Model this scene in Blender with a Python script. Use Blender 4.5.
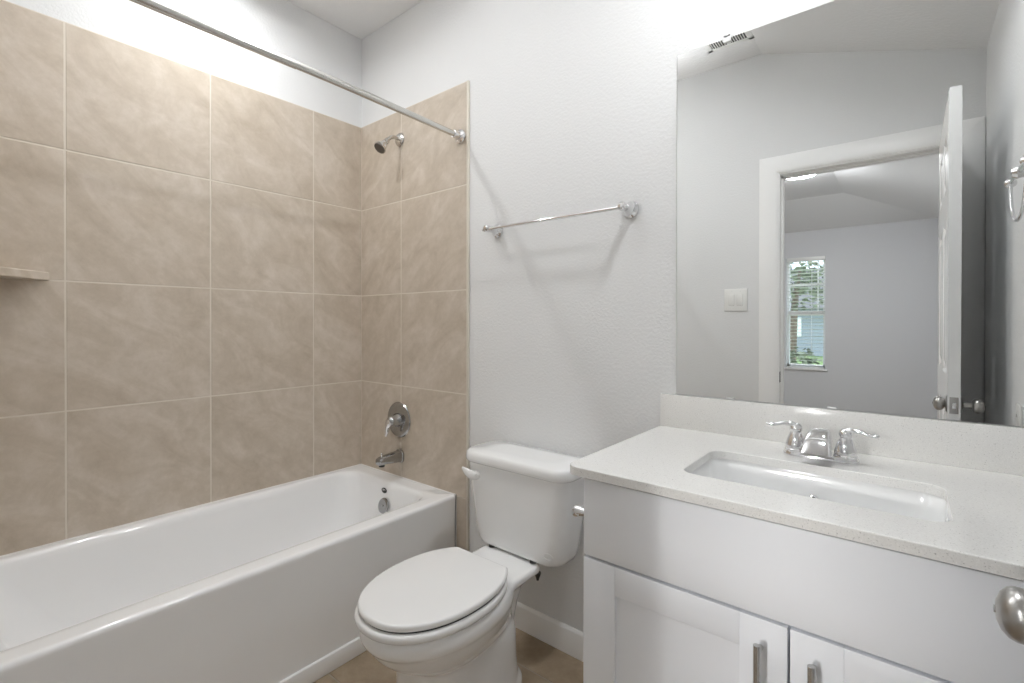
import bpy, bmesh, math, random
from mathutils import Vector, Matrix
random.seed(7)
S = bpy.context.scene
COL = S.collection
PI = math.pi
for o in list(bpy.data.objects):
    bpy.data.objects.remove(o)

# ------------------------------------------------------------------ camera
F_PX = 484.39; PCY = 325.43
cd = bpy.data.cameras.new('camera'); cam = bpy.data.objects.new('camera', cd); COL.objects.link(cam)
cd.sensor_fit = 'HORIZONTAL'; cd.sensor_width = 36.0
cd.lens = 36.0 * F_PX / 1024.0
cd.shift_y = (PCY - 341.5) / 1024.0
cd.clip_start = 0.01; cd.clip_end = 100
yaw, pit, rol = 0.686331695, -0.00486458, 0.00142156
fw = Vector((-math.sin(yaw)*math.cos(pit), math.cos(yaw)*math.cos(pit), math.sin(pit)))
rt = Vector((math.cos(yaw), math.sin(yaw), 0)); up = rt.cross(fw)
r2 = rt*math.cos(rol) + up*math.sin(rol); u2 = -rt*math.sin(rol) + up*math.cos(rol)
m3 = Matrix((r2, u2, -fw)).transposed()
cam.matrix_world = Matrix.Translation((2.2946, -1.5149, 1.2153)) @ m3.to_4x4()
S.camera = cam

# ------------------------------------------------------------------ world, sun, exposure
S.view_settings.view_transform = 'Standard'; S.view_settings.look = 'None'
S.view_settings.gamma = 1.0; S.view_settings.use_curve_mapping = False
S.view_settings.exposure = 0.28
W = bpy.data.worlds.new('world'); S.world = W; W.use_nodes = True
bg = W.node_tree.nodes['Background']
bg.inputs[0].default_value = (0.72, 0.86, 1.0, 1); bg.inputs[1].default_value = 3.0
S.cycles.max_bounces = 14; S.cycles.diffuse_bounces = 9; S.cycles.glossy_bounces = 6
S.cycles.sample_clamp_indirect = 6.0; S.cycles.blur_glossy = 0.6
S.cycles.caustics_reflective = False; S.cycles.caustics_refractive = False

def lamp(name, kind, loc, power, size=0.1, col=(1, 1, 1), rot=(0, 0, 0), parent=None, sizey=None, spread=None):
    l = bpy.data.lights.new(name, kind); l.energy = power; l.color = col
    if kind == 'AREA':
        l.shape = 'DISK' if sizey is None else 'RECTANGLE'; l.size = size
        if sizey: l.size_y = sizey
        if spread: l.spread = spread
        if spread and sizey is None: l.shape = 'DISK'
    if kind == 'POINT': l.shadow_soft_size = size
    if kind == 'SUN': l.angle = size
    o = bpy.data.objects.new(name, l); COL.objects.link(o)
    o.location = loc; o.rotation_euler = rot
    if parent is not None:
        o.parent = parent; o.location = Vector(loc) - WL[parent.name]
    return o
_d = Vector((0.165, 1.0, -0.19)).normalized()
SUN = lamp('sun', 'SUN', (0, -12, 9), 4.0, 0.08, (1, .98, .96), _d.to_track_quat('-Z', 'Y').to_euler())
# added fill lamp without a fixture, facing the ceiling to lift the ambient light
BOUNCE = lamp('bounce_fill', 'AREA', (1.05, -0.78, 2.30), 7.6, 0.40, (0.97, 0.985, 1.0), (math.radians(180), 0, 0), sizey=0.40, spread=math.radians(125))
P_SHOWER, P_VANITY = 5.2, 6.0

# ------------------------------------------------------------------ materials
def mat(name, col, rough=0.5, metal=0.0, spec=0.5, coat=0.0, emis=None, es=0.0):
    m = bpy.data.materials.new(name); m.use_nodes = True
    b = m.node_tree.nodes['Principled BSDF']
    b.inputs['Base Color'].default_value = (*col, 1); b.inputs['Roughness'].default_value = rough
    b.inputs['Metallic'].default_value = metal; b.inputs['Specular IOR Level'].default_value = spec
    b.inputs['Coat Weight'].default_value = coat; b.inputs['Coat Roughness'].default_value = 0.05
    if emis:
        b.inputs['Emission Color'].default_value = (*emis, 1); b.inputs['Emission Strength'].default_value = es
    return m
def nd(m, t, **k):
    n = m.node_tree.nodes.new(t)
    for a, v in k.items(): setattr(n, a, v)
    return n
def lk(m, a, b): m.node_tree.links.new(a, b)
def BS(m): return m.node_tree.nodes['Principled BSDF']
def ramp(m, stops):
    r = nd(m, 'ShaderNodeValToRGB')
    e = r.color_ramp.elements
    while len(e) < len(stops): e.new(0.5)
    for i, (p, c) in enumerate(stops): e[i].position = p; e[i].color = (*c, 1)
    return r
def obj_coord(m, scale=(1, 1, 1), rot=(0, 0, 0)):
    t = nd(m, 'ShaderNodeTexCoord'); mp = nd(m, 'ShaderNodeMapping')
    mp.inputs['Scale'].default_value = scale; mp.inputs['Rotation'].default_value = rot
    lk(m, t.outputs['Object'], mp.inputs['Vector']); return mp.outputs['Vector']
def noise(m, vec, scale, detail=3, rough=0.5):
    n = nd(m, 'ShaderNodeTexNoise'); n.inputs['Scale'].default_value = scale
    n.inputs['Detail'].default_value = detail; n.inputs['Roughness'].default_value = rough
    if vec is not None: lk(m, vec, n.inputs['Vector'])
    return n
def bump(m, h, strength, dist=0.002):
    b = nd(m, 'ShaderNodeBump'); b.inputs['Strength'].default_value = strength; b.inputs['Distance'].default_value = dist
    lk(m, h, b.inputs['Height']); lk(m, b.outputs['Normal'], BS(m).inputs['Normal'])

def paint(name, col, scale=105, st=0.24):
    m = mat(name, col, 0.75, spec=0.25)
    v = obj_coord(m); n = noise(m, v, scale, 2, 0.5)
    r = ramp(m, [(0.38, (0, 0, 0)), (0.62, (1, 1, 1))]); lk(m, n.outputs['Fac'], r.inputs[0])
    bump(m, r.outputs['Color'], st, 0.0016)
    return m
M_WALL = paint('wall_paint', (0.745, 0.75, 0.752))
M_BEDWALL = paint('bedroom_wall_paint', (0.70, 0.705, 0.72), 90, 0.2)
M_CEIL = paint('ceiling_paint', (0.82, 0.82, 0.82), 60, 0.3)
M_TRIM = mat('trim_white', (0.89, 0.89, 0.885), 0.35)
M_DOOR = mat('door_white', (0.89, 0.89, 0.885), 0.22)
M_CAB = mat('cabinet_white', (0.80, 0.815, 0.845), 0.38)
M_CHROME = mat('chrome', (0.80, 0.80, 0.81), 0.07, 1.0)
M_NICKEL = mat('brushed_nickel', (0.42, 0.41, 0.395), 0.30, 1.0)
M_VALVE = mat('dark_chrome', (0.42, 0.42, 0.42), 0.13, 1.0)
M_RODMETAL = mat('satin_steel', (0.66, 0.65, 0.62), 0.22, 1.0)
M_STEEL = mat('bar_steel', (0.52, 0.52, 0.51), 0.25, 1.0)
M_PORC = mat('porcelain', (0.84, 0.845, 0.845), 0.08, coat=0.5)
M_SEAT = mat('seat_plastic', (0.82, 0.822, 0.82), 0.18)
M_TUB = mat('tub_acrylic', (0.88, 0.885, 0.89), 0.12, coat=0.4)
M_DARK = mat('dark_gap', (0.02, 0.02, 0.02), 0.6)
M_DUCT = mat('duct_grey', (0.12, 0.12, 0.12), 0.7)
M_SHOWER = mat('shower_metal', (0.62, 0.60, 0.57), 0.2, 1.0)
M_MIRROR = mat('mirror_silver', (0.92, 0.93, 0.925), 0.0, 1.0)
M_MIREDGE = mat('mirror_edge', (0.12, 0.14, 0.13), 0.25)
M_PLASTIC = mat('white_plastic', (0.83, 0.83, 0.81), 0.3)
M_CLEAR = mat('clip_plastic', (0.80, 0.80, 0.80), 0.15)
M_RUBBER = mat('black_rubber', (0.03, 0.03, 0.03), 0.5)
M_LENS = mat('lamp_lens', (0.9, 0.9, 0.9), 0.4, emis=(1, 0.98, 0.95), es=6.0)
M_BEDLENS = mat('bedroom_lamp_glass', (0.9, 0.9, 0.9), 0.4, emis=(0.95, 0.97, 1), es=105.0)
M_CAULK = mat('caulk', (0.80, 0.79, 0.77), 0.5)
M_GROUT = mat('grout', (0.68, 0.625, 0.545), 0.8)
M_FGROUT = mat('floor_grout', (0.42, 0.365, 0.30), 0.8)
M_SHOWERFACE = mat('nozzle_face', (0.13, 0.115, 0.10), 0.45, 0.3)

def tile_mat(name, a, b, c, rough, rot):
    m = mat(name, b, rough, spec=0.4)
    at = nd(m, 'ShaderNodeAttribute', attribute_name='tile_id')
    t = nd(m, 'ShaderNodeTexCoord')
    off = nd(m, 'ShaderNodeVectorMath', operation='SCALE'); lk(m, at.outputs['Vector'], off.inputs[0]); off.inputs['Scale'].default_value = 13.0
    ad = nd(m, 'ShaderNodeVectorMath', operation='ADD'); lk(m, t.outputs['Object'], ad.inputs[0]); lk(m, off.outputs[0], ad.inputs[1])
    mp = nd(m, 'ShaderNodeMapping'); mp.inputs['Rotation'].default_value = rot
    lk(m, ad.outputs[0], mp.inputs['Vector'])
    m2 = nd(m, 'ShaderNodeMapping'); m2.inputs['Scale'].default_value = (1.0, 1.0, 2.4); lk(m, mp.outputs[0], m2.inputs['Vector'])
    n1 = noise(m, m2.outputs[0], 4.0, 6, 0.62); n1.inputs['Distortion'].default_value = 0.8
    n2 = noise(m, ad.outputs[0], 22, 5, 0.7)
    mx = nd(m, 'ShaderNodeMix', data_type='FLOAT'); mx.inputs[0].default_value = 0.33
    lk(m, n1.outputs['Fac'], mx.inputs[2]); lk(m, n2.outputs['Fac'], mx.inputs[3])
    r = ramp(m, [(0.34, a), (0.5, b), (0.66, c)]); lk(m, mx.outputs[0], r.inputs[0])
    lk(m, r.outputs['Color'], BS(m).inputs['Base Color'])
    n3 = noise(m, ad.outputs[0], 120, 3); bump(m, n3.outputs['Fac'], 0.12, 0.001)
    return m
TR = (math.radians(42), math.radians(35), 0)
M_TILE = tile_mat('beige_tile', (0.455, 0.385, 0.305), (0.54, 0.468, 0.385), (0.635, 0.565, 0.49), 0.42, TR)
M_FTILE = tile_mat('floor_tile', (0.27, 0.205, 0.14), (0.36, 0.28, 0.195), (0.45, 0.36, 0.26), 0.45, (0, 0, 0.6))

def quartz():
    m = mat('quartz', (0.78, 0.775, 0.75), 0.16)
    v = obj_coord(m)
    n = noise(m, v, 420, 2); r = ramp(m, [(0.27, (0.42, 0.41, 0.40)), (0.34, (0.76, 0.755, 0.735)), (0.6, (0.79, 0.785, 0.765)), (0.75, (0.86, 0.855, 0.84))])
    lk(m, n.outputs['Fac'], r.inputs[0]); lk(m, r.outputs['Color'], BS(m).inputs['Base Color']); return m
M_QUARTZ = quartz()
M_CARPET = mat('carpet', (0.42, 0.37, 0.31), 0.95); _n = noise(M_CARPET, obj_coord(M_CARPET), 300, 2); bump(M_CARPET, _n.outputs['Fac'], 0.6, 0.004)
def two(name, c1, c2, scale, rough=0.8):
    m = mat(name, c1, rough); n = noise(m, obj_coord(m), scale, 4); r = ramp(m, [(0.35, c1), (0.65, c2)])
    lk(m, n.outputs['Fac'], r.inputs[0]); lk(m, r.outputs['Color'], BS(m).inputs['Base Color']); return m
M_LEAF = two('leaves', (0.05, 0.065, 0.035), (0.26, 0.29, 0.20), 9)
M_BARK = two('bark', (0.10, 0.07, 0.05), (0.2, 0.15, 0.11), 20)
M_LAWN = two('lawn', (0.12, 0.2, 0.05), (0.25, 0.33, 0.12), 3)
M_SIDING = mat('house_siding', (0.30, 0.33, 0.37), 0.7)
M_ROOF = mat('roof_shingle', (0.16, 0.15, 0.15), 0.85)
M_GLASS = bpy.data.materials.new('window_glass'); M_GLASS.use_nodes = True; M_GLASS.node_tree.nodes.clear()
_o = nd(M_GLASS, 'ShaderNodeOutputMaterial'); _mx = nd(M_GLASS, 'ShaderNodeMixShader'); _t = nd(M_GLASS, 'ShaderNodeBsdfTransparent'); _g = nd(M_GLASS, 'ShaderNodeBsdfGlossy')
_g.inputs['Roughness'].default_value = 0.02; _mx.inputs[0].default_value = 0.06
lk(M_GLASS, _t.outputs[0], _mx.inputs[1]); lk(M_GLASS, _g.outputs[0], _mx.inputs[2]); lk(M_GLASS, _mx.outputs[0], _o.inputs['Surface'])

# ------------------------------------------------------------------ helpers
WL = {}
def tag(o, label=None, cat=None, group=None, kind=None):
    if label: o['label'] = label
    if cat: o['category'] = cat
    if group: o['group'] = group
    if kind: o['kind'] = kind
    return o
def thing(name, loc, label=None, cat=None, group=None, kind=None):
    o = bpy.data.objects.new(name, None); o.empty_display_size = 0.05; COL.objects.link(o)
    o.location = loc; WL[o.name] = Vector(loc)
    return tag(o, label, cat, group, kind)
def obj(name, bm, m, parent=None, ang=35, base=None):
    me = bpy.data.meshes.new(name)
    if parent is not None: w = WL[parent.name]
    elif base is not None: w = Vector(base)
    else: w = Vector((0, 0, 0))
    bmesh.ops.recalc_face_normals(bm, faces=bm.faces)
    bmesh.ops.translate(bm, verts=bm.verts, vec=-w)
    bm.to_mesh(me); bm.free()
    me.polygons.foreach_set('use_smooth', [True]*len(me.polygons))
    me.set_sharp_from_angle(angle=math.radians(ang))
    for x in (m if isinstance(m, (list, tuple)) else [m]): me.materials.append(x)
    o = bpy.data.objects.new(name, me); COL.objects.link(o)
    if parent is not None: o.parent = parent
    else: o.location = w
    WL[o.name] = w.copy()
    return o
def struct(name, bm, m, label=None, parent=None, cat=None):
    o = obj(name, bm, m, parent)
    if parent is None: tag(o, label, cat, None, 'structure')
    return o
def BM(): return bmesh.new()
def box(bm, x0, x1, y0, y1, z0, z1, bev=0.0, seg=2):
    t = bmesh.new()
    vs = [t.verts.new((x, y, z)) for x in (x0, x1) for y in (y0, y1) for z in (z0, z1)]
    for f in ((0,1,3,2),(4,6,7,5),(0,4,5,1),(2,3,7,6),(0,2,6,4),(1,5,7,3)): t.faces.new([vs[i] for i in f])
    if bev > 0: bmesh.ops.bevel(t, geom=list(t.edges), offset=bev, segments=seg, profile=0.5, affect='EDGES')
    join(bm, t); return bm
def join(bm, t, M=None):
    mp = {}
    for v in t.verts: mp[v] = bm.verts.new(M @ v.co if M else v.co)
    for f in t.faces:
        try: nf = bm.faces.new([mp[v] for v in f.verts]); nf.material_index = f.material_index
        except ValueError: pass
    t.free()
def loft(bm, rings, cap0=True, cap1=True, mi=0):
    R = [[bm.verts.new(p) for p in r] for r in rings]; n = len(R[0])
    for a, b in zip(R, R[1:]):
        for i in range(n):
            f = bm.faces.new((a[i], a[(i+1) % n], b[(i+1) % n], b[i])); f.material_index = mi
    if cap0: bm.faces.new(list(reversed(R[0]))).material_index = mi
    if cap1: bm.faces.new(R[-1]).material_index = mi
    return R
def frame_of(d):
    d = Vector(d).normalized(); a = Vector((0, 0, 1)) if abs(d.z) < 0.9 else Vector((1, 0, 0))
    u = a.cross(d).normalized(); return u, d.cross(u)
def lathe(bm, prof, org, axis, seg=32, sx=1.0, sy=1.0):
    """prof: list of (radius, distance along axis)"""
    org = Vector(org); ax = Vector(axis).normalized(); u, v = frame_of(ax)
    rings = []
    for r, h in prof:
        r = max(r, 1e-5)
        rings.append([org + ax*h + u*(r*sx*math.cos(2*PI*i/seg)) + v*(r*sy*math.sin(2*PI*i/seg)) for i in range(seg)])
    loft(bm, rings); return bm
def catmull(pts, k=6):
    P = [Vector(p) for p in pts]; P = [P[0]*2-P[1]] + P + [P[-1]*2-P[-2]]; out = []
    for i in range(1, len(P)-2):
        for j in range(k):
            t = j/k
            out.append(0.5*((2*P[i]) + (P[i+1]-P[i-1])*t + (2*P[i-1]-5*P[i]+4*P[i+1]-P[i+2])*t*t + (3*P[i]-P[i-1]-3*P[i+1]+P[i+2])*t**3))
    out.append(P[-2]); return out
def tube(bm, pts, rad, seg=16, k=6, flat=1.0, hint=None):
    """swept round/elliptic tube; rad a number or list per control point; flat scales the section along the 'hint' normal"""
    if not isinstance(rad, (list, tuple)): rad = [rad]*len(pts)
    C = catmull(pts, k); RR = [v.x for v in catmull([(r, 0, 0) for r in rad], k)]
    rings = []; u = None
    for i, c in enumerate(C):
        d = (C[min(i+1, len(C)-1)] - C[max(i-1, 0)]).normalized()
        if u is None:
            u = frame_of(d)[0] if hint is None else Vector(hint)
        u = (u - d*u.dot(d)).normalized(); w = d.cross(u)
        rings.append([c + (u*flat*math.cos(2*PI*j/seg) + w*math.sin(2*PI*j/seg))*RR[i] for j in range(seg)])
    loft(bm, rings); return bm
def rrect(x0, x1, y0, y1, r, z, k=8, side=6):
    """rounded rectangle ring in the plane z, fixed vertex count"""
    r = max(min(r, (x1-x0)/2-1e-4, (y1-y0)/2-1e-4), 1e-4); pts = []
    cs = [((x1-r, y1-r), 0), ((x0+r, y1-r), 90), ((x0+r, y0+r), 180), ((x1-r, y0+r), 270)]
    for i, ((cx, cy), a0) in enumerate(cs):
        arc = [Vector((cx+r*math.cos(math.radians(a0+90*j/k)), cy+r*math.sin(math.radians(a0+90*j/k)), z)) for j in range(k+1)]
        pts += arc
        (nx, ny), na = cs[(i+1) % 4]
        nxt = Vector((nx+r*math.cos(math.radians(na)), ny+r*math.sin(math.radians(na)), z))
        for j in range(1, side): pts.append(arc[-1].lerp(nxt, j/side))
    return pts
def egg(x0, vb, vf, vw, hw, z, e=2.0, n=64, clip=None):
    pts = []
    for i in range(n):
        t = 2*PI*i/n; c, s = math.cos(t), math.sin(t)
        a = (vf-vw) if c > 0 else (vw-vb)
        v = vw + a*math.copysign(abs(c)**(2/e), c); u = hw*math.copysign(abs(s)**(2/e), s)
        if clip is not None: v = max(v, clip)
        pts.append(Vector((x0+u, -v, z)))
    return pts
def bake(o):
    dg = bpy.context.evaluated_depsgraph_get(); me = bpy.data.meshes.new_from_object(o.evaluated_get(dg))
    o.modifiers.clear(); old = o.data; o.data = me; bpy.data.meshes.remove(old)
    me.polygons.foreach_set('use_smooth', [True]*len(me.polygons))

# ------------------------------------------------------------------ room shell
CZ = 2.746; XR = 2.56; YD = -1.533; YD2 = -1.655; CX = 1.643; CZR = 2.452
BX0 = -1.6; BY = -6.2
JL, JR, DT = 1.735, 2.457, 2.045      # door opening
b = BM(); box(b, -0.12, 0, YD2, 0.12, 0, CZ); wl = struct('wall_left', b, M_WALL, 'white textured wall above the long tiled side of the bathtub', cat='wall')
b = BM(); box(b, 0, XR, 0, 0.12, 0, CZ); wb = struct('wall_back', b, M_WALL, 'white textured wall behind the toilet, towel bar and mirror', cat='wall')
b = BM(); box(b, XR, XR+0.12, BY-0.12, 0.12, 0, CZ); struct('wall_right', b, M_WALL, 'right wall seen in the mirror beside the open door', cat='wall')
b = BM()
box(b, BX0, JL-0.02, YD2, YD, 0, CZ); box(b, JR+0.02, XR, YD2, YD, 0, CZ); box(b, JL-0.02, JR+0.02, YD2, YD, DT+0.02, CZ)
wf = struct('wall_front', b, M_WALL, 'wall with the doorway, seen in the mirror behind the camera', cat='wall')
# bedroom
WX0, WX1, WZ0, WZ1 = 0.965, 1.425, 0.60, 2.125
b = BM()
box(b, BX0, WX0, BY-0.12, BY, 0, CZ); box(b, WX1, XR, BY-0.12, BY, 0, CZ)
box(b, WX0, WX1, BY-0.12, BY, 0, WZ0); box(b, WX0, WX1, BY-0.12, BY, WZ1, CZ)
struct('wall_bedroom', b, M_BEDWALL, 'far grey bedroom wall with the window, seen in the mirror', cat='wall')
b = BM(); box(b, BX0-0.12, BX0, BY-0.12, YD, 0, CZ); struct('wall_bedroom_left', b, M_BEDWALL, 'left wall of the bedroom, outside the picture', cat='wall')
def slab(bm, quad, th=0.05):
    lo = [Vector(q) for q in quad]; hi = [q+Vector((0, 0, th)) for q in lo]
    loft(bm, [lo, hi])
b = BM()
slab(b, [(-0.12, YD2, CZ), (CX, YD2, CZ), (CX, 0.12, CZ), (-0.12, 0.12, CZ)])
sl = (CZR-CZ)/(XR-CX)
slab(b, [(CX, YD2, CZ), (XR+0.12, YD2, CZ+sl*(XR+0.12-CX)), (XR+0.12, 0.12, CZ+sl*(XR+0.12-CX)), (CX, 0.12, CZ)])
struct('ceiling', b, M_CEIL, 'bathroom ceiling that slopes down to the right', cat='ceiling')
b = BM()
HX, HY, HZ = 1.70, -5.34, 2.48
slab(b, [(BX0, HY, CZ), (HX, HY, CZ), (HX, YD2, CZ), (BX0, YD2, CZ)])
slab(b, [(HX, HY, CZ), (XR, BY, HZ), (XR, YD2, HZ), (HX, YD2, CZ)])
slab(b, [(BX0, BY, HZ), (XR, BY, HZ), (HX, HY, CZ), (BX0, HY, CZ)])
struct('ceiling_bedroom', b, M_CEIL, 'hipped bedroom ceiling seen through the doorway in the mirror', cat='ceiling')

def tiles(bm, o, du, dv, nrm, us, vs, th, gap=0.0024, bev=0.0015, lay=None):
    """grid of bevelled tiles; us, vs joint coordinates along the unit vectors du, dv"""
    o, du, dv, nrm = map(Vector, (o, du, dv, nrm))
    for i in range(len(us)-1):
        for j in range(len(vs)-1):
            a0, a1, b0, b1 = us[i]+gap, us[i+1]-gap, vs[j]+gap, vs[j+1]-gap
            def ring(s, h): return [o+du*a+dv*c+nrm*h for a, c in ((a0+s, b0+s), (a1-s, b0+s), (a1-s, b1-s), (a0+s, b1-s))]
            fs0 = len(bm.faces)
            R = [[bm.verts.new(p) for p in ring(s, h)] for s, h in ((0, 0), (0, th-bev), (bev*0.4, th-bev*0.35), (bev, th))]
            rid = Vector((random.random(), random.random(), random.random()))
            fl = []
            for p, q in zip(R, R[1:]):
                for k in range(4): fl.append(bm.faces.new((p[k], p[(k+1) % 4], q[(k+1) % 4], q[k])))
            fl.append(bm.faces.new(R[-1]))
            for f in fl: f[lay] = rid
def tile_panel(name, parent, o, du, dv, nrm, us, vs, m, th=0.008, grout=0.0070):
    bm = BM(); lay = bm.faces.layers.float_vector.new('tile_id')
    tiles(bm, o, du, dv, nrm, us, vs, th, lay=lay)
    for f in bm.faces: f.material_index = 0
    o, du, dv, nrm = map(Vector, (o, du, dv, nrm))
    c = [o+du*a+dv*v for a, v in ((us[0], vs[0]), (us[-1], vs[0]), (us[-1], vs[-1]), (us[0], vs[-1]))]
    lo = [bm.verts.new(p) for p in c]; hi = [bm.verts.new(p+nrm*grout) for p in c]
    for k in range(4): bm.faces.new((lo[k], lo[(k+1) % 4], hi[(k+1) % 4], hi[k])).material_index = 1
    bm.faces.new(hi).material_index = 1; bm.faces.new(list(reversed(lo))).material_index = 1
    return obj(name, bm, [m, M_GROUT], parent, ang=20)
ZT = [0.446, 0.904, 1.361, 1.819, 2.267]
tile_panel('tile_surround', wl, (0, 0, 0), (0, -1, 0), (0, 0, 1), (1, 0, 0), [0.0, 0.278, 0.736, 1.193, 1.533], ZT, M_TILE)
tile_panel('tile_surround', wb, (0.008, 0, 0), (1, 0, 0), (0, 0, 1), (0, -1, 0), [0.0, 0.342, 0.797], ZT, M_TILE)
tile_panel('tile_surround', wb, (0.742, 0, 0), (1, 0, 0), (0, 0, 1), (0, -1, 0), [0.0, 0.063], [0.0, 0.446], M_TILE)
tile_panel('tile_surround', wf, (0.008, YD, 0), (1, 0, 0), (0, 0, 1), (0, 1, 0), [0.0, 0.342, 0.797], ZT, M_TILE)
tile_panel('tile_surround', wf, (0.742, YD, 0), (1, 0, 0), (0, 0, 1), (0, 1, 0), [0.0, 0.063], [0.0, 0.446], M_TILE)
M_EDGE = mat('tile_edge_trim', (0.64, 0.60, 0.52), 0.4)
for par, ys in ((wb, (-0.011, 0.0)), (wf, (YD, YD+0.011))):
    b = BM(); box(b, 0.805, 0.8165, ys[0], ys[1], 0.0, 2.267, 0.002); obj('edge_strip', b, M_EDGE, par)

# floor
b = BM(); lay = b.faces.layers.float_vector.new('tile_id')
tiles(b, (0, 0, -0.006), (1, 0, 0), (0, 1, 0), (0, 0, 1), [1.0+0.457*i for i in range(-2, 5)], [-0.165+0.457*i for i in range(-4, 2)], 0.006, lay=lay)
for f in b.faces: f.material_index = 0
bmesh.ops.delete(b, geom=[f for f in b.faces if f.calc_center_median().x < -0.3], context='FACES')
t = BM(); box(t, -0.12, XR+0.12, YD2, 0.12, -0.08, -0.0015)
for f in t.faces: f.material_index = 1
join(b, t)
struct('floor', b, [M_FTILE, M_FGROUT], 'beige brown tiled bathroom floor', cat='floor')
b = BM(); box(b, BX0-0.12, XR+0.12, BY-0.12, YD2-0.0, -0.08, -0.001); struct('floor_bedroom', b, M_CARPET, 'bedroom carpet beyond the doorway', cat='floor')

# baseboards
def base_prof(bm, p0, p1, nrm, h=0.098, t=0.013):
    p0, p1, n = Vector(p0), Vector(p1), Vector(nrm)
    pr = [(0, 0), (t, 0), (t, h-0.012), (t*0.7, h-0.004), (t*0.35, h), (0, h)]
    loft(bm, [[p + n*a + Vector((0, 0, c)) for a, c in pr] for p in (p0, p1)])
b = BM(); base_prof(b, (0.8165, 0, 0), (1.708, 0, 0), (0, -1, 0)); struct('baseboard_back', b, M_TRIM, 'white baseboard behind the toilet', cat='baseboard')
b = BM(); base_prof(b, (0.8165, YD, 0), (1.63, YD, 0), (0, 1, 0)); struct('baseboard_front', b, M_TRIM, 'white baseboard on the doorway wall', cat='baseboard')
b = BM(); base_prof(b, (XR, -0.60, 0), (XR, YD+0.02, 0), (-1, 0, 0)); struct('baseboard_right', b, M_TRIM, 'white baseboard behind the open door', cat='baseboard')

# ------------------------------------------------------------------ doorway trim
tr = thing('trim_1', (JL, YD, 0), 'white painted casing and jamb around the doorway, seen in the mirror', 'door frame', kind='structure')
def casing_piece(bm, y, s, pts0, pts1):
    # pts: outer/inner x-z pairs for both ends; s = outward sign in y
    (o0, i0), (o1, i1) = pts0, pts1
    def sec(o, i):
        o, i = Vector(o), Vector(i); pr = [(0, 0), (0, 0.011), (0.10, 0.016), (0.85, 0.014), (0.93, 0.010), (1, 0.008), (1, 0)]
        return [Vector((*(o.lerp(i, a)).xz, 0)).xyz * 1 if False else Vector((o.lerp(i, a).x, y+s*h, o.lerp(i, a).z)) for a, h in pr]
    loft(bm, [sec(o0, i0), sec(o1, i1)])
for y, s in ((YD, 1), (YD2, -1)):
    ol, il, orr, ir, zo, zi = 1.633, 1.727, 2.556, 2.464, 2.147, 2.054
    b = BM(); casing_piece(b, y, s, ((ol, 0, 0), (il, 0, 0)), ((ol, 0, zo), (il, 0, zi))); obj('side_casing', b, M_TRIM, tr)
    b = BM(); casing_piece(b, y, s, ((orr, 0, 0), (ir, 0, 0)), ((orr, 0, zo), (ir, 0, zi))); obj('side_casing', b, M_TRIM, tr)
    b = BM(); casing_piece(b, y, s, ((ol, 0, zo), (il, 0, zi)), ((orr, 0, zo), (ir, 0, zi))); obj('head_casing', b, M_TRIM, tr)
b = BM(); box(b, JL-0.02, JL, YD2-0.001, YD+0.001, 0, DT+0.02, 0.001); box(b, JR, JR+0.02, YD2-0.001, YD+0.001, 0, DT+0.02, 0.001); box(b, JL, JR, YD2-0.001, YD+0.001, DT, DT+0.02, 0.001)
obj('jamb', b, M_TRIM, tr)
b = BM(); box(b, JL, JL+0.011, YD-0.080, YD-0.040, 0, DT, 0.002); box(b, JR-0.011, JR, YD-0.080, YD-0.040, 0, DT, 0.002); box(b, JL, JR, YD-0.080, YD-0.040, DT-0.011, DT, 0.002)
obj('door_stop', b, M_TRIM, tr)
b = BM(); box(b, JL, JL+0.0025, YD-0.034, YD-0.003, 0.885, 0.945, 0.001); obj('strike_plate', b, M_STEEL, tr)

# ------------------------------------------------------------------ open door leaf (hinged on the right jamb, swung into the bathroom)
dr = thing('door_1', (2.42, YD, 0), 'white panelled door standing open against the right wall, seen in the mirror', 'door', kind='structure')
LX0, LX1, LY0, LY1, LZ = 2.401, 2.4355, -0.790, -1.522, 2.045
def panel_face(bm, x, s):
    """door face in plane x with six raised panels, s = outward sign"""
    ys = [LY0, LY0-0.11, LY0-0.315, LY0-0.415, LY0-0.62, LY1]; zs = [0.012, 0.24, 0.90, 1.03, 1.60, 1.72, 1.93, LZ]
    for i in range(5):
        for j in range(7):
            y0, y1, z0, z1 = ys[i], ys[i+1], zs[j], zs[j+1]
            if i in (1, 3) and j in (1, 3, 5):
                rings = [(0, 0), (0.012, -0.007), (0.022, -0.007), (0.048, -0.001)]
                R = [[bm.verts.new((x+s*h, a, c)) for a, c in ((y0-d, z0+d), (y1+d, z0+d), (y1+d, z1-d), (y0-d, z1-d))] for d, h in rings]
                for p, q in zip(R, R[1:]):
                    for k in range(4): bm.faces.new((p[k], p[(k+1) % 4], q[(k+1) % 4], q[k]))
                bm.faces.new(R[-1])
            else:
                bm.faces.new([bm.verts.new((x, a, c)) for a, c in ((y0, z0), (y1, z0), (y1, z1), (y0, z1))])
b = BM(); panel_face(b, LX0, -1); panel_face(b, LX1, 1)
for (ya, yb, za, zb) in ((LY0, LY0, 0.012, LZ), (LY1, LY1, 0.012, LZ)):
    b.faces.new([b.verts.new(p) for p in ((LX0, ya, za), (LX1, ya, za), (LX1, ya, zb), (LX0, ya, zb))])
for z in (0.012, LZ): b.faces.new([b.verts.new(p) for p in ((LX0, LY0, z), (LX1, LY0, z), (LX1, LY1, z), (LX0, LY1, z))])
bmesh.ops.remove_doubles(b, verts=b.verts, dist=0.0002)
obj('door_leaf', b, M_DOOR, dr, ang=20)
KY, KZ = -0.829, 0.928
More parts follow.
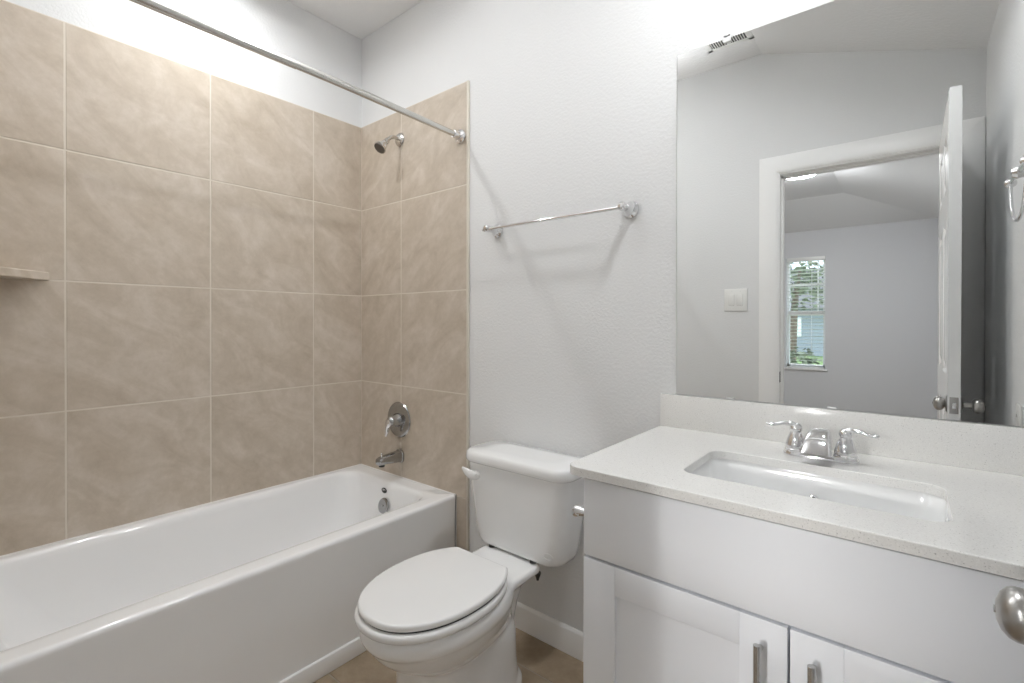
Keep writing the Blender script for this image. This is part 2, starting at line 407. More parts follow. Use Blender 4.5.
for s, x, q in ((-1, LX0, -0.009), (1, LX1, 0.018)):
    b = BM(); lathe(b, [(0, 0), (0.029, 0), (0.030, 0.002), (0.027, 0.004), (0.014, 0.005), (0.0125, 0.007), (0.018, 0.009), (0.0235, 0.013), (0.0256, 0.019), (0.0256, 0.023), (0.0235, 0.029), (0.018, 0.034), (0.010, 0.037), (0, 0.038)] if s < 0 else [(0, 0), (0.029, 0), (0.030, 0.002), (0.028, 0.004), (0.020, 0.006), (0.012, 0.008), (0.0105, 0.010), (0.0105, 0.012+q), (0.017, 0.014+q), (0.0225, 0.018+q), (0.0252, 0.024+q), (0.0256, 0.030+q), (0.0245, 0.036+q), (0.0205, 0.042+q), (0.012, 0.046+q), (0, 0.047+q)], (x, KY, KZ), (s, 0, 0), 40)
    k = obj('door_knob', b, M_NICKEL, dr, ang=60)
    b = BM(); lathe(b, [(0, 0.045+q), (0.0035, 0.045+q), (0.0035, 0.048+q), (0, 0.0485+q)], (x, KY, KZ), (s, 0, 0), 12); obj('lock_button', b, M_STEEL, k)
b = BM(); box(b, 2.4065, 2.430, LY0-0.001, LY0+0.0012, KZ-0.029, KZ+0.029, 0.0006); lp = obj('latch_plate', b, M_NICKEL, dr)
b = BM(); box(b, 2.4125, 2.424, LY0, LY0+0.009, KZ-0.011, KZ+0.011, 0.002); obj('latch_bolt', b, M_CHROME, lp)
for z in (0.25, 1.03, 1.80):
    b = BM(); lathe(b, [(0, -0.047), (0.004, -0.047), (0.0065, -0.043), (0.0065, 0.043), (0.004, 0.047), (0, 0.047)], (2.443, -1.522, z), (0, 0, 1), 14); obj('hinge', b, M_NICKEL, dr)

# ------------------------------------------------------------------ recessed ceiling lights
def can_light(x, y, z, tilt, power, label, rad):
    t = thing('recessed_light', (x, y, z), label, 'ceiling light', 'recessed ceiling lights')
    R = Matrix.Translation((x, y, z)) @ Matrix.Rotation(tilt, 4, 'Y')
    q = BM(); lathe(q, [(0.058, 0.004), (0.060, 0.001), (0.066, -0.006), (0.085, -0.006), (0.092, -0.002), (0.092, 0.0), (0.058, 0.0)], (0, 0, 0), (0, 0, 1), 48)
    b = BM(); join(b, q, R); obj('trim_ring', b, M_PLASTIC, t)
    q = BM(); lathe(q, [(0, -0.0015), (0.0575, -0.0015), (0.0575, 0.0005), (0, 0.0005)], (0, 0, 0), (0, 0, 1), 48)
    b = BM(); join(b, q, R); obj('lens', b, M_LENS, t)
    l = lamp('lamp', 'AREA', (x, y, z-0.012), power, rad*2, (0.965, 0.985, 1.0), (0, tilt, 0), t, None, math.radians(164))
    return t
can_light(0.332, -0.79, CZ, 0, P_SHOWER, 'round recessed light in the flat ceiling above the bathtub', 0.036)
zc = CZ + sl*(2.08-CX)
can_light(2.08, -0.40, zc, math.atan(-sl), P_VANITY, 'round recessed light in the sloping ceiling above the vanity', 0.05)
LXB, LYB = 1.45, -4.02
bl = thing('flush_ceiling_light', (LXB, LYB, CZ), 'round flush light on the bedroom ceiling, glowing just under the door head in the mirror', 'ceiling light')
b = BM(); lathe(b, [(0, 0), (0.17, 0), (0.17, -0.015), (0.16, -0.02), (0, -0.02)], (LXB, LYB, CZ), (0, 0, 1), 40); obj('canopy', b, M_NICKEL, bl)
b = BM(); lathe(b, [(0, -0.02), (0.162, -0.02), (0.160, -0.045), (0.145, -0.062), (0.09, -0.074), (0, -0.078)], (LXB, LYB, CZ), (0, 0, 1), 40); obj('glass_bowl', b, M_BEDLENS, bl)

# ceiling vent register
vt = thing('ceiling_vent', (1.535, -1.29, CZ), 'white slotted air vent on the ceiling, at the top edge of the mirror', 'vent')
VX0, VX1, VY0, VY1 = 1.415, 1.650, -1.325, -1.20
b = BM()
box(b, VX0, VX1, VY0, VY0+0.024, CZ-0.006, CZ, 0.002); box(b, VX0, VX1, VY1-0.024, VY1, CZ-0.006, CZ, 0.002)
box(b, VX0, VX0+0.026, VY0, VY1, CZ-0.006, CZ, 0.002); box(b, VX1-0.026, VX1, VY0, VY1, CZ-0.006, CZ, 0.002)
box(b, 1.526, 1.540, VY0, VY1, CZ-0.005, CZ, 0.001)
obj('frame', b, M_PLASTIC, vt)
b = BM(); box(b, VX0+0.02, VX1-0.02, VY0+0.02, VY1-0.02, CZ-0.0012, CZ-0.0002); obj('dark_duct', b, M_DUCT, vt)
for i in range(15):
    x = VX0+0.030+i*0.0125
    if 1.520 < x < 1.545: continue
    b = BM(); box(b, x, x+0.0035, VY0+0.024, VY1-0.024, CZ-0.005, CZ-0.001); obj('vane', b, M_PLASTIC, vt)

# light switch
sw = thing('light_switch', (1.507, YD, 1.353), 'white double rocker light switch left of the doorway, seen in the mirror', 'light switch')
b = BM(); box(b, 1.443, 1.571, YD, YD+0.006, 1.288, 1.418, 0.0025, 3); obj('cover_plate', b, M_PLASTIC, sw)
for x in (1.484, 1.530):
    b = BM(); box(b, x-0.0165, x+0.0165, YD+0.004, YD+0.0085, 1.320, 1.386, 0.002); obj('rocker', b, M_PLASTIC, sw)
    for z in (1.303, 1.403):
        b = BM(); lathe(b, [(0, 0.0055), (0.003, 0.0055), (0.003, 0.0066), (0, 0.0068)], (x, YD, z), (0, 1, 0), 10); obj('screw', b, M_PLASTIC, sw)

# outlet on right wall
ou = thing('wall_outlet', (XR, -0.625, 0.915), 'pale outlet plate low on the right wall, at the mirror bottom right corner', 'outlet')
b = BM(); box(b, XR-0.006, XR, -0.665, -0.588, 0.852, 0.968, 0.0025); obj('cover_plate', b, M_PLASTIC, ou)
for z in (0.888, 0.932):
    b = BM(); box(b, XR-0.008, XR-0.004, -0.643, -0.610, z-0.014, z+0.014, 0.003); so = obj('socket', b, M_PLASTIC, ou)
    b = BM(); box(b, XR-0.0085, XR-0.0075, -0.634, -0.632, z-0.004, z+0.006); box(b, XR-0.0085, XR-0.0075, -0.621, -0.619, z-0.004, z+0.006); obj('slot', b, M_DARK, so)

# ------------------------------------------------------------------ bedroom window
wd = thing('window_1', (1.205, BY, WZ0), 'narrow bedroom window with horizontal blinds, seen through the doorway in the mirror', 'window', kind='structure')
b = BM()
box(b, WX0, WX1, BY-0.10, BY-0.06, WZ0, WZ0+0.045); box(b, WX0, WX1, BY-0.10, BY-0.06, WZ1-0.045, WZ1)
box(b, WX0, WX0+0.03, BY-0.10, BY-0.06, WZ0, WZ1); box(b, WX1-0.03, WX1, BY-0.10, BY-0.06, WZ0, WZ1)
box(b, WX0, WX1, BY-0.10, BY-0.055, 1.33, 1.39)
box(b, WX0, WX1, BY-0.085, BY-0.07, 1.735, 1.76); box(b, 1.325, 1.34, BY-0.085, BY-0.07, 1.39, WZ1)
obj('window_frame', b, M_TRIM, wd)
b = BM(); box(b, WX0, WX1, BY-0.080, BY-0.077, WZ0, WZ1); obj('pane', b, M_GLASS, wd)
b = BM(); box(b, WX0-0.03, WX1+0.03, BY-0.06, BY+0.025, WZ0-0.022, WZ0, 0.004); obj('window_sill', b, M_TRIM, wd)
b = BM(); box(b, WX0+0.005, WX1-0.003, BY-0.05, BY+0.012, WZ1-0.055, WZ1, 0.003); bh = obj('blind_headrail', b, M_PLASTIC, wd)
n = 30
for i in range(n):
    z = WZ0+0.03+(WZ1-0.08-WZ0)*(i+0.5)/n
    q = BM(); box(q, WX0+0.008, WX1-0.008, -0.024, 0.024, -0.0013, 0.0013)
    b = BM(); join(b, q, Matrix.Translation((0, BY-0.022, z)) @ Matrix.Rotation(math.radians(6), 4, 'X')); obj('blind_slat', b, M_PLASTIC, wd)
b = BM(); box(b, WX0+0.008, WX1-0.008, BY-0.045, BY-0.0, WZ0+0.002, WZ0+0.018, 0.003); obj('blind_bottom_rail', b, M_PLASTIC, wd)
b = BM(); tube(b, [(1.27, BY+0.008, WZ1-0.05), (1.27, BY+0.010, 1.2), (1.27, BY+0.010, 0.85)], 0.0035, 8); obj('tilt_wand', b, M_CLEAR, wd)

# outside
b = BM(); box(b, -25, 25, -40, BY-0.3, -0.35, -0.25); struct('ground', b, M_LAWN, 'green lawn outside the bedroom window', cat='lawn')
hs = thing('neighbour_house', (-1.5, -24, -0.25), 'blue grey house across the lawn behind the blinds', 'house')
b = BM(); box(b, -9, 6, -30, -24, -0.25, 1.9); obj('wall', b, M_SIDING, hs)
b = BM(); loft(b, [[Vector(p) for p in ((-9.5, -31, 1.9), (-9.5, -23.4, 1.9), (-9.5, -27, 4.0))], [Vector(p) for p in ((6.5, -31, 1.9), (6.5, -23.4, 1.9), (6.5, -27, 4.0))]]); obj('roof', b, M_ROOF, hs)
for x in (-5.5, -2.0, 1.5):
    b = BM(); box(b, x-0.5, x+0.5, -24.02, -23.95, 0.6, 1.5, 0.01); obj('window', b, M_TRIM, hs)
def leaf_cloud(bm, c, R, n, s, seedv):
    rnd = random.Random(seedv)
    for i in range(n):
        d = Vector((rnd.gauss(0, 1), rnd.gauss(0, 1), rnd.gauss(0, 1))).normalized()*(rnd.random()**0.45)
        p = Vector(c)+Vector((d.x*R[0], d.y*R[1], d.z*R[2])); a = Vector((rnd.gauss(0, 1), rnd.gauss(0, 1), rnd.gauss(0, 1))).normalized(); u, v = frame_of(a)
        k = s*rnd.uniform(.6, 1.3)
        bm.faces.new([bm.verts.new(p+u*k), bm.verts.new(p+v*k*0.5), bm.verts.new(p-u*k), bm.verts.new(p-v*k*0.5)])
tt = thing('tree', (-0.1, -13, -0.25), 'leafy tree outside the upper part of the bedroom window', 'tree')
b = BM(); tube(b, [(-0.1, -13, -0.25), (-0.05, -13, 1.0), (0.0, -13, 1.9), (0.1, -13.1, 2.7)], [0.12, 0.09, 0.07, 0.03], 10); obj('trunk', b, M_BARK, tt)
b = BM(); leaf_cloud(b, (-0.1, -13, 2.5), (1.6, 1.2, 0.95), 900, 0.09, 3); obj('crown', b, M_LEAF, tt)
sh = thing('shrub', (0.75, -8.4, -0.25), 'dark green shrub outside the bottom of the bedroom window', 'shrub')
b = BM(); leaf_cloud(b, (0.8, -8.4, 0.25), (0.42, 0.4, 0.55), 500, 0.06, 4); obj('foliage', b, M_LEAF, sh)
b = BM(); tube(b, [(0.8, -8.4, -0.25), (0.8, -8.4, 0.4)], 0.02, 8); obj('stem', b, M_BARK, sh)

# ------------------------------------------------------------------ bathtub
TZ = 0.451
tb = thing('bathtub', (0.37, -0.765, 0), 'white alcove bathtub with smooth apron beside the toilet', 'bathtub')
b = BM()
y0, y1, x0 = YD+0.010, -0.010, 0.009
rings = [rrect(x0, 0.736, y0, y1, 0.003, 0.0), rrect(x0, 0.736, y0, y1, 0.003, 0.30), rrect(x0, 0.738, y0, y1, 0.003, 0.425), rrect(x0, 0.7395, y0, y1, 0.003, 0.436), rrect(x0, 0.7385, y0, y1, 0.003, 0.443),
         rrect(x0, 0.7345, y0, y1, 0.003, 0.4485), rrect(x0, 0.729, y0, y1, 0.003, TZ), rrect(x0, 0.722, y0, y1, 0.003, TZ+.0005)]
rings += [rrect(0.028, 0.684, -1.48, -0.072, 0.03, TZ+.0005)]
ix0, ix1, iy0, iy1 = 0.042, 0.668, -1.465, -0.088
for (dz, a, f, g, s, r) in ((0.0, 0.0, 0.0, 0.0, 0.0, 0.075), (-0.002, 0.004, 0.004, 0.004, 0.004, 0.08), (-0.006, 0.008, 0.008, 0.009, 0.008, 0.08), (-0.013, 0.013, 0.013, 0.015, 0.012, 0.085), (-0.030, 0.018, 0.018, 0.026, 0.018, 0.09),
                         (-0.12, 0.026, 0.028, 0.062, 0.026, 0.10), (-0.22, 0.038, 0.040, 0.112, 0.040, 0.11), (-0.29, 0.055, 0.056, 0.165, 0.058, 0.12), (-0.33, 0.080, 0.080, 0.215, 0.085, 0.12), (-0.347, 0.115, 0.115, 0.27, 0.13, 0.12), (-0.352, 0.17, 0.17, 0.35, 0.20, 0.10)):
    rings.append(rrect(ix0+a, ix1-f, iy0+g, iy1-s, r, TZ+dz))
loft(b, rings)
obj('tub_shell', b, M_TUB, tb, ang=60)
b = BM(); box(b, 0.728, 0.746, YD+0.006, -0.010, 0.0, 0.062, 0.004); obj('toe_ledge', b, M_TUB, tb)
# overflow plate
nrm = Vector((0, -1, 0.28)).normalized()
b = BM(); lathe(b, [(0, 0), (0.034, 0), (0.036, 0.004), (0.034, 0.008), (0.026, 0.0105), (0.012, 0.009), (0.004, 0.0085), (0, 0.0085)], (0.365, -0.119, 0.345), nrm, 40); ov = obj('overflow_plate', b, M_VALVE, tb)
b = BM(); lathe(b, [(0, 0.008), (0.0045, 0.008), (0.004, 0.0115), (0, 0.012)], (0.365, -0.119, 0.345), nrm, 12); obj('screw', b, M_STEEL, ov)
b = BM(); lathe(b, [(0, 0), (0.020, 0), (0.020, 0.0012), (0, 0.0014)], (0.352, -0.1080, 0.412), (0, -1, 0.09), 28, 1.0, 0.62); bd = obj('maker_badge', b, M_RUBBER, tb)
b = BM(); tube(b, [(0.341, -0.1098, 0.411), (0.346, -0.1098, 0.419), (0.350, -0.1098, 0.412), (0.356, -0.1098, 0.418), (0.362, -0.1098, 0.415)], 0.0011, 6); obj('badge_script', b, M_PLASTIC, bd)
b = BM(); lathe(b, [(0, 0), (0.034, 0), (0.036, 0.002), (0.03, 0.004), (0.012, 0.003), (0.01, 0.012), (0, 0.013)], (0.365, -0.36, TZ-0.353), (0, 0, 1), 32); obj('drain', b, M_CHROME, tb)
# caulk bead between tub and tiles
b = BM(); box(b, 0.0086, 0.013, y0, y1, TZ-0.006, TZ+0.004, 0.001); box(b, 0.0086, 0.742, y1-0.003, y1+0.0015, TZ-0.006, TZ+0.004, 0.001); box(b, 0.0086, 0.742, y0-0.0015, y0+0.003, TZ-0.006, TZ+0.004, 0.001)
obj('caulk_bead', b, M_CAULK, tb)

# ------------------------------------------------------------------ tub fittings
YT = -0.008
sp = thing('tub_spout', (0.345, YT, 0.556), 'chrome bathtub spout on the beige tile just above the tub rim', 'spout')
b = BM()
def srect(c, w, h, n=28, e=3.0):
    return [Vector((c[0]+w*math.copysign(abs(math.cos(2*PI*i/n))**(2/e), math.cos(2*PI*i/n)), c[1], c[2]+h*math.copysign(abs(math.sin(2*PI*i/n))**(2/e), math.sin(2*PI*i/n)))) for i in range(n)]
loft(b, [srect((0.345, YT, 0.556), 0.031, 0.032), srect((0.345, YT-0.006, 0.556), 0.031, 0.032), srect((0.345, YT-0.010, 0.556), 0.0265, 0.028), srect((0.345, -0.06, 0.557), 0.025, 0.025), srect((0.345, -0.10, 0.557), 0.024, 0.021), srect((0.345, -0.128, 0.554), 0.023, 0.019), srect((0.345, -0.138, 0.552), 0.021, 0.016), srect((0.345, -0.141, 0.551), 0.016, 0.011)])
so = obj('spout_body', b, M_VALVE, sp)
b = BM(); lathe(b, [(0, 0), (0.0035, 0), (0.0035, 0.012), (0.006, 0.015), (0.006, 0.020), (0, 0.022)], (0.345, -0.118, 0.572), (0, 0, 1), 12); obj('diverter_knob', b, M_CHROME, sp)
b = BM(); lathe(b, [(0, 0), (0.014, 0), (0.014, 0.012), (0, 0.012)], (0.345, -0.118, 0.527), (0, 0, 1), 20); obj('outlet', b, M_DARK, sp)
vv = thing('shower_valve', (0.337, YT, 0.735), 'round chrome shower valve with lever above the tub spout', 'shower valve')
b = BM(); lathe(b, [(0, 0), (0.086, 0), (0.088, 0.003), (0.085, 0.007), (0.07, 0.010), (0.045, 0.012), (0.035, 0.012), (0, 0.012)], (0.337, YT, 0.735), (0, -1, 0), 56); obj('escutcheon', b, M_VALVE, vv)
b = BM(); lathe(b, [(0, 0.010), (0.034, 0.011), (0.032, 0.02), (0.026, 0.032), (0.024, 0.05), (0.022, 0.058), (0.014, 0.066), (0, 0.068)], (0.337, YT, 0.735), (0, -1, 0), 36); obj('hub', b, M_VALVE, vv)
b = BM(); tube(b, [(0.337, YT-0.050, 0.744), (0.333, YT-0.060, 0.727), (0.322, YT-0.062, 0.703), (0.314, YT-0.058, 0.682), (0.307, YT-0.060, 0.660)], [0.020, 0.020, 0.015, 0.012, 0.009], 16, 6, 0.7, (0, -1, 0)); obj('lever', b, M_CHROME, vv)
hd = thing('wall_shower', (0.337, YT, 2.125), 'brushed metal shower head on a short curved arm high on the tile', 'shower head')
HX_ = 0.342
b = BM(); lathe(b, [(0, 0), (0.031, 0), (0.033, 0.003), (0.030, 0.008), (0.022, 0.012), (0.012, 0.014), (0, 0.014)], (HX_, YT, 2.122), (0, -1, 0), 36); obj('flange', b, M_SHOWER, hd)
b = BM(); tube(b, [(HX_, YT, 2.122), (HX_, -0.038, 2.124), (HX_, -0.062, 2.118), (HX_, -0.082, 2.100), (HX_, -0.093, 2.086)], 0.009, 16); obj('arm', b, M_SHOWER, hd)
dv = Vector((0, -0.66, -0.75)).normalized(); c0 = Vector((HX_, -0.084, 2.097))
b = BM(); lathe(b, [(0, 0), (0.012, 0.0), (0.0145, 0.003), (0.0145, 0.014), (0.011, 0.017), (0.015, 0.023), (0.0155, 0.028), (0.019, 0.036), (0.027, 0.051), (0.0305, 0.060), (0.031, 0.066), (0.028, 0.067), (0, 0.067)], c0, dv, 36); hb = obj('head_bell', b, M_SHOWER, hd)
b = BM(); lathe(b, [(0, 0.0665), (0.0275, 0.0665), (0.027, 0.0695), (0.015, 0.0705), (0, 0.0705)], c0, dv, 32); obj('nozzle_face', b, M_SHOWERFACE, hb)

# corner shelf
cs = thing('corner_shelf', (0.0, YD, 1.358), 'beige tile corner shelf at the left end of the tub wall', 'shelf')
b = BM()
def shelf_ring(ins, z):
    x0, y0 = 0.0075, YD+0.0075; L = 0.292-ins; pts = [Vector((x0, y0, z)), Vector((x0+L, y0, z))]
    for i in range(1, 12):
        t = i/12; p = Vector((x0+L*(1-t), y0+L*t, z)); pts.append(p - Vector((1, 1, 0)).normalized()*0.0*math.sin(PI*t))
    pts.append(Vector((x0, y0+L, z))); return pts
loft(b, [shelf_ring(0.004, 1.359), shelf_ring(0.0, 1.362), shelf_ring(0.0, 1.384), shelf_ring(0.004, 1.388)])
la = b.faces.layers.float_vector.new('tile_id')
obj('shelf_slab', b, M_TILE, cs)

# shower rod
rd = thing('shower_rod', (0.77, -0.765, 2.035), 'straight satin metal shower curtain rod running across the tub opening', 'shower rod')
RX, RZ = 0.768, 2.033
def rod_z(y): return 2.034 + 0.010*min(-y, 0.6)/0.6
b = BM(); tube(b, [(RX, y, rod_z(y)) for y in (-0.035, -0.3, -0.6, -0.9, -1.2, YD+0.035)], 0.0125, 24, 4)
obj('pole', b, M_RODMETAL, rd)
b = BM(); lathe(b, [(0, 0), (0.0138, 0), (0.0138, 0.75), (0, 0.75)], (RX, YD+0.035, rod_z(-1.5)), (0, 1, 0), 24); obj('outer_pole', b, M_RODMETAL, rd)
for y, s in ((YT, -1), (YD+0.008, 1)):
    b = BM(); lathe(b, [(0, 0), (0.029, 0), (0.031, 0.003), (0.029, 0.008), (0.020, 0.011), (0.0165, 0.013), (0.0165, 0.045), (0.0145, 0.047), (0, 0.047)], (RX, y, rod_z(y)), (0, s, 0), 36); obj('end_flange', b, M_CHROME, rd)

# ------------------------------------------------------------------ towel bar
tw = thing('towel_bar', (1.27, 0, 1.593), 'thin chrome towel bar on the white wall above the toilet', 'towel bar')
for x in (0.978, 1.572):
    b = BM(); lathe(b, [(0, 0), (0.026, 0), (0.028, 0.003), (0.0275, 0.007), (0.023, 0.011), (0.0185, 0.017), (0.014, 0.028), (0.0115, 0.040), (0.0115, 0.052), (0.014, 0.057), (0.0145, 0.068), (0.013, 0.077), (0.008, 0.082), (0, 0.083)], (x, 0, 1.596), (0, -1, 0), 32); p = obj('post', b, M_CHROME, tw)
    s = -1 if x < 1.2 else 1
    b = BM(); lathe(b, [(0, 0), (0.009, 0), (0.0095, 0.016), (0.006, 0.020), (0.007, 0.022), (0.005, 0.025), (0, 0.026)], (x-s*0.002, -0.068, 1.593), (s, 0, 0), 18); obj('finial', b, M_CHROME, p)
b = BM(); lathe(b, [(0, 0), (0.0062, 0), (0.0062, 0.60), (0, 0.60)], (0.972, -0.068, 1.593), (1, 0, 0), 20); obj('bar', b, M_CHROME, tw)

# towel ring on the right wall
tg = thing('towel_ring', (XR, -0.24, 1.60), 'chrome towel ring on the right wall, at the right edge of the mirror', 'towel ring')
RY = -0.195
b = BM(); lathe(b, [(0, 0), (0.026, 0), (0.028, 0.004), (0.022, 0.010), (0.014, 0.020), (0.011, 0.035), (0.013, 0.052), (0.015, 0.062), (0.010, 0.072), (0, 0.074)], (XR, RY, 1.585), (-1, 0, 0), 28); obj('post', b, M_CHROME, tg)
b = BM(); lathe(b, [(0, 0), (0.006, 0.0), (0.010, 0.005), (0.0125, 0.010), (0.010, 0.015), (0.0055, 0.019), (0.0055, 0.231), (0.010, 0.235), (0.0125, 0.240), (0.010, 0.245), (0.006, 0.25), (0, 0.25)], (2.500, RY-0.125, 1.585), (0, 1, 0), 20); obj('crossbar', b, M_CHROME, tg)
b = BM(); tube(b, [(2.500, RY+0.114*math.cos(PI+PI*i/8), 1.583+0.114*math.sin(PI+PI*i/8)) for i in range(9)], 0.0038, 14, 4); obj('ring', b, M_CHROME, tg)

# ------------------------------------------------------------------ toilet
TX = 1.20
to = thing('toilet', (TX, -0.40, 0), 'white two-piece toilet with closed lid between tub and vanity', 'toilet')
b = BM()
loft(b, [egg(TX, .22, .655, .45, .132, 0.0, 2.9), egg(TX, .22, .651, .45, .128, .03, 2.9), egg(TX, .22, .645, .46, .122, .10, 2.8), egg(TX, .22, .645, .47, .121, .19, 2.7), egg(TX, .22, .648, .48, .121, .218, 2.5),
         egg(TX, .23, .650, .49, .121, .238, 2.3), egg(TX, .24, .682, .50, .136, .257, 2.2), egg(TX, .25, .715, .51, .152, .280, 2.1), egg(TX, .25, .738, .51, .164, .304, 2.1), egg(TX, .25, .752, .51, .171, .325, 2.1), egg(TX, .25, .757, .51, .173, .335, 2.1), egg(TX, .25, .767, .52, .179, .343, 2.1),
         egg(TX, .25, .771, .52, .182, .355, 2.1), egg(TX, .26, .771, .52, .182, .372, 2.1), egg(TX, .27, .765, .52, .177, .388, 2.1), egg(TX, .28, .75, .52, .165, .392, 2.1)])
# rear column and deck
loft(b, [rrect(TX-.080, TX+.080, -.40, -.25, .05, 0.0), rrect(TX-.072, TX+.072, -.40, -.245, .05, .08), rrect(TX-.062, TX+.062, -.40, -.215, .05, .18), rrect(TX-.062, TX+.062, -.40, -.19, .05, .26),
         rrect(TX-.080, TX+.080, -.41, -.185, .05, .32), rrect(TX-.105, TX+.105, -.42, -.175, .045, .35), rrect(TX-.118, TX+.118, -.42, -.168, .04, .366)])
loft(b, [rrect(TX-.120, TX+.120, -.42, -.165, .03, .360), rrect(TX-.127, TX+.127, -.42, -.160, .03, .368), rrect(TX-.128, TX+.128, -.42, -.160, .03, .382), rrect(TX-.122, TX+.122, -.42, -.165, .03, .3895)])
for s in (-1, 1):
    tube(b, [(TX+s*.060, -.55, .235), (TX+s*.066, -.49, .185), (TX+s*.066, -.42, .13), (TX+s*.060, -.35, .10), (TX+s*.05, -.28, .13)], [.040, .042, .042, .04, .035], 16)
loft(b, [rrect(TX-.112, TX+.112, -.47, -.20, .09, 0.0), rrect(TX-.112, TX+.112, -.47, -.20, .09, .028), rrect(TX-.100, TX+.100, -.46, -.215, .085, .052), rrect(TX-.08, TX+.08, -.44, -.235, .07, .075)])
bw = obj('bowl', b, M_PORC, to)
md = bw.modifiers.new('r', 'REMESH'); md.mode = 'VOXEL'; md.voxel_size = 0.0055
md = bw.modifiers.new('s', 'SMOOTH'); md.factor = 0.5; md.iterations = 7
bake(bw)
for s in (-1, 1):
    b = BM(); lathe(b, [(0, 0), (0.015, 0), (0.015, 0.008), (0.011, 0.018), (0.004, 0.022), (0, 0.0225)], (TX+s*0.086, -.315, 0.050), (0, 0, 1), 20); obj('bolt_cap', b, M_SEAT, to)
# seat + lid
def pad(z0, z1, vb, vf, hw, r, dome=0.0, clip=0.33, e=2.15):
    bm = BM(); vw = .53; rg = []
    for k in range(5):
        a = PI/2*k/4; i = r*(1-math.sin(a)); rg.append(egg(TX, vb+i, vf-i, vw, hw-i, z0+r*(1-math.cos(a)), e, 96, clip+i))
    for k in range(6):
        a = PI/2*k/5; i = r*(1-math.cos(a)); rg.append(egg(TX, vb+i, vf-i, vw, hw-i, z1-r+r*math.sin(a), e, 96, clip+i))
    for q in (.7, .4, .1):
        rg.append([Vector((TX+(p.x-TX)*q, -vw+(p.y+vw)*q, z1+dome*(1-q*q))) for p in rg[10]])
    loft(bm, rg); return bm
sb = pad(.3935, .4175, .30, .783, .185, .010, 0.0, .345); obj('seat', sb, M_SEAT, to, ang=60)
lb = pad(.4215, .442, .29, .774, .178, .0085, .004, .335); obj('lid', lb, M_SEAT, to, ang=60)
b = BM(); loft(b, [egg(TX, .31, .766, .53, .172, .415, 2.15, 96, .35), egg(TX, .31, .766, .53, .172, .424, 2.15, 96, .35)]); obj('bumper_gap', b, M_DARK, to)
for s in (-1, 1):
    b = BM(); lathe(b, [(0, -0.022), (0.008, -0.022), (0.010, -0.018), (0.010, 0.018), (0.008, 0.022), (0, 0.022)], (TX+s*0.075, -.328, .420), (1, 0, 0), 18); box(b, TX+s*0.075-.014, TX+s*0.075+.014, -.345, -.310, .388, .418, .004); obj('hinge', b, M_SEAT, to)
# tank
b = BM()
def tr(hw, vb, vf, r, z): return rrect(TX-hw, TX+hw, -vf, -vb, r, z)
TXT = TX+.017
def tr(hw, vb, vf, r, z): return rrect(TXT-hw, TXT+hw, -vf, -vb, r, z)
loft(b, [tr(.150, .06, .165, .045, .3925), tr(.172, .048, .182, .05, .3945), tr(.186, .040, .191, .055, .402), tr(.195, .036, .196, .057, .420), tr(.201, .034, .199, .057, .45), tr(.212, .028, .203, .055, .54), tr(.221, .024, .207, .050, .63), tr(.227, .022, .209, .048, .700)])
tk = obj('tank', b, M_PORC, to, ang=60)
b = BM()
loft(b, [tr(.226, .02, .209, .05, .695), tr(.232, .015, .216, .055, .697), tr(.236, .012, .223, .06, .704), tr(.2375, .011, .2245, .062, .712), tr(.2365, .012, .223, .062, .724), tr(.234, .0155, .2195, .06, .7335), tr(.228, .024, .212, .055, .738), tr(.15, .06, .16, .04, .7395)])
obj('tank_lid', b, M_PORC, to, ang=60)
b = BM(); lathe(b, [(0, 0), (0.017, 0), (0.017, 0.006), (0.013, 0.012), (0, 0.013)], (TXT-.163, -.205, .652), (0, -1, 0), 24)
tube(b, [(TXT-.158, -.214, .650), (TXT-.178, -.222, .653), (TXT-.204, -.222, .660), (TXT-.230, -.214, .666)], [.015, .017, .013, .006], 16, 6, .55, (0, -1, 0)); obj('flush_lever', b, M_SEAT, to)
b = BM()
_c = Vector((TXT+.155, -.1990, .440)); _n = Vector((0.16, -1, -0.14)).normalized(); _u, _v = frame_of(_n); _N = 40
_R = [[b.verts.new(_c + _u*(0.0165+a)*math.cos(2*PI*i/_N) + _v*(0.0100+a)*math.sin(2*PI*i/_N) + _n*h) for i in range(_N)] for a, h in ((0, 0), (0, .0014), (.0014, .0014), (.0014, 0))]
for k in range(4):
    for i in range(_N): b.faces.new((_R[k][i], _R[k][(i+1) % _N], _R[(k+1) % 4][(i+1) % _N], _R[(k+1) % 4][i]))
obj('badge_outline', b, M_SEAT, tk)
for s in (-1, 1):
    b = BM(); lathe(b, [(0, 0), (.012, 0), (.012, .014), (0, .014)], (TX+s*.095, -.178, .386), (0, 0, 1), 16); obj('tank_gasket', b, M_RUBBER, to)
    b = BM(); lathe(b, [(0, 0), (.010, 0), (.012, .006), (.006, .022), (.004, .03), (0, .03)], (TX+s*.105, -.165, .356), (0, 0, -1), 14); obj('wing_nut', b, M_RUBBER, to)
# supply stop and hose
b = BM(); lathe(b, [(0, 0), (.028, 0), (.026, .004), (.009, .008), (.009, .06), (0, .06)], (TX-.17, 0, .17), (0, -1, 0), 24); sv = obj('stop_valve', b, M_CHROME, to)
b = BM(); tube(b, [(TX-.17, -.055, .17), (TX-.172, -.06, .22), (TX-.165, -.08, .30), (TX-.15, -.09, .36), (TX-.145, -.09, .40)], .0055, 12); obj('supply_hose', b, M_STEEL, to)

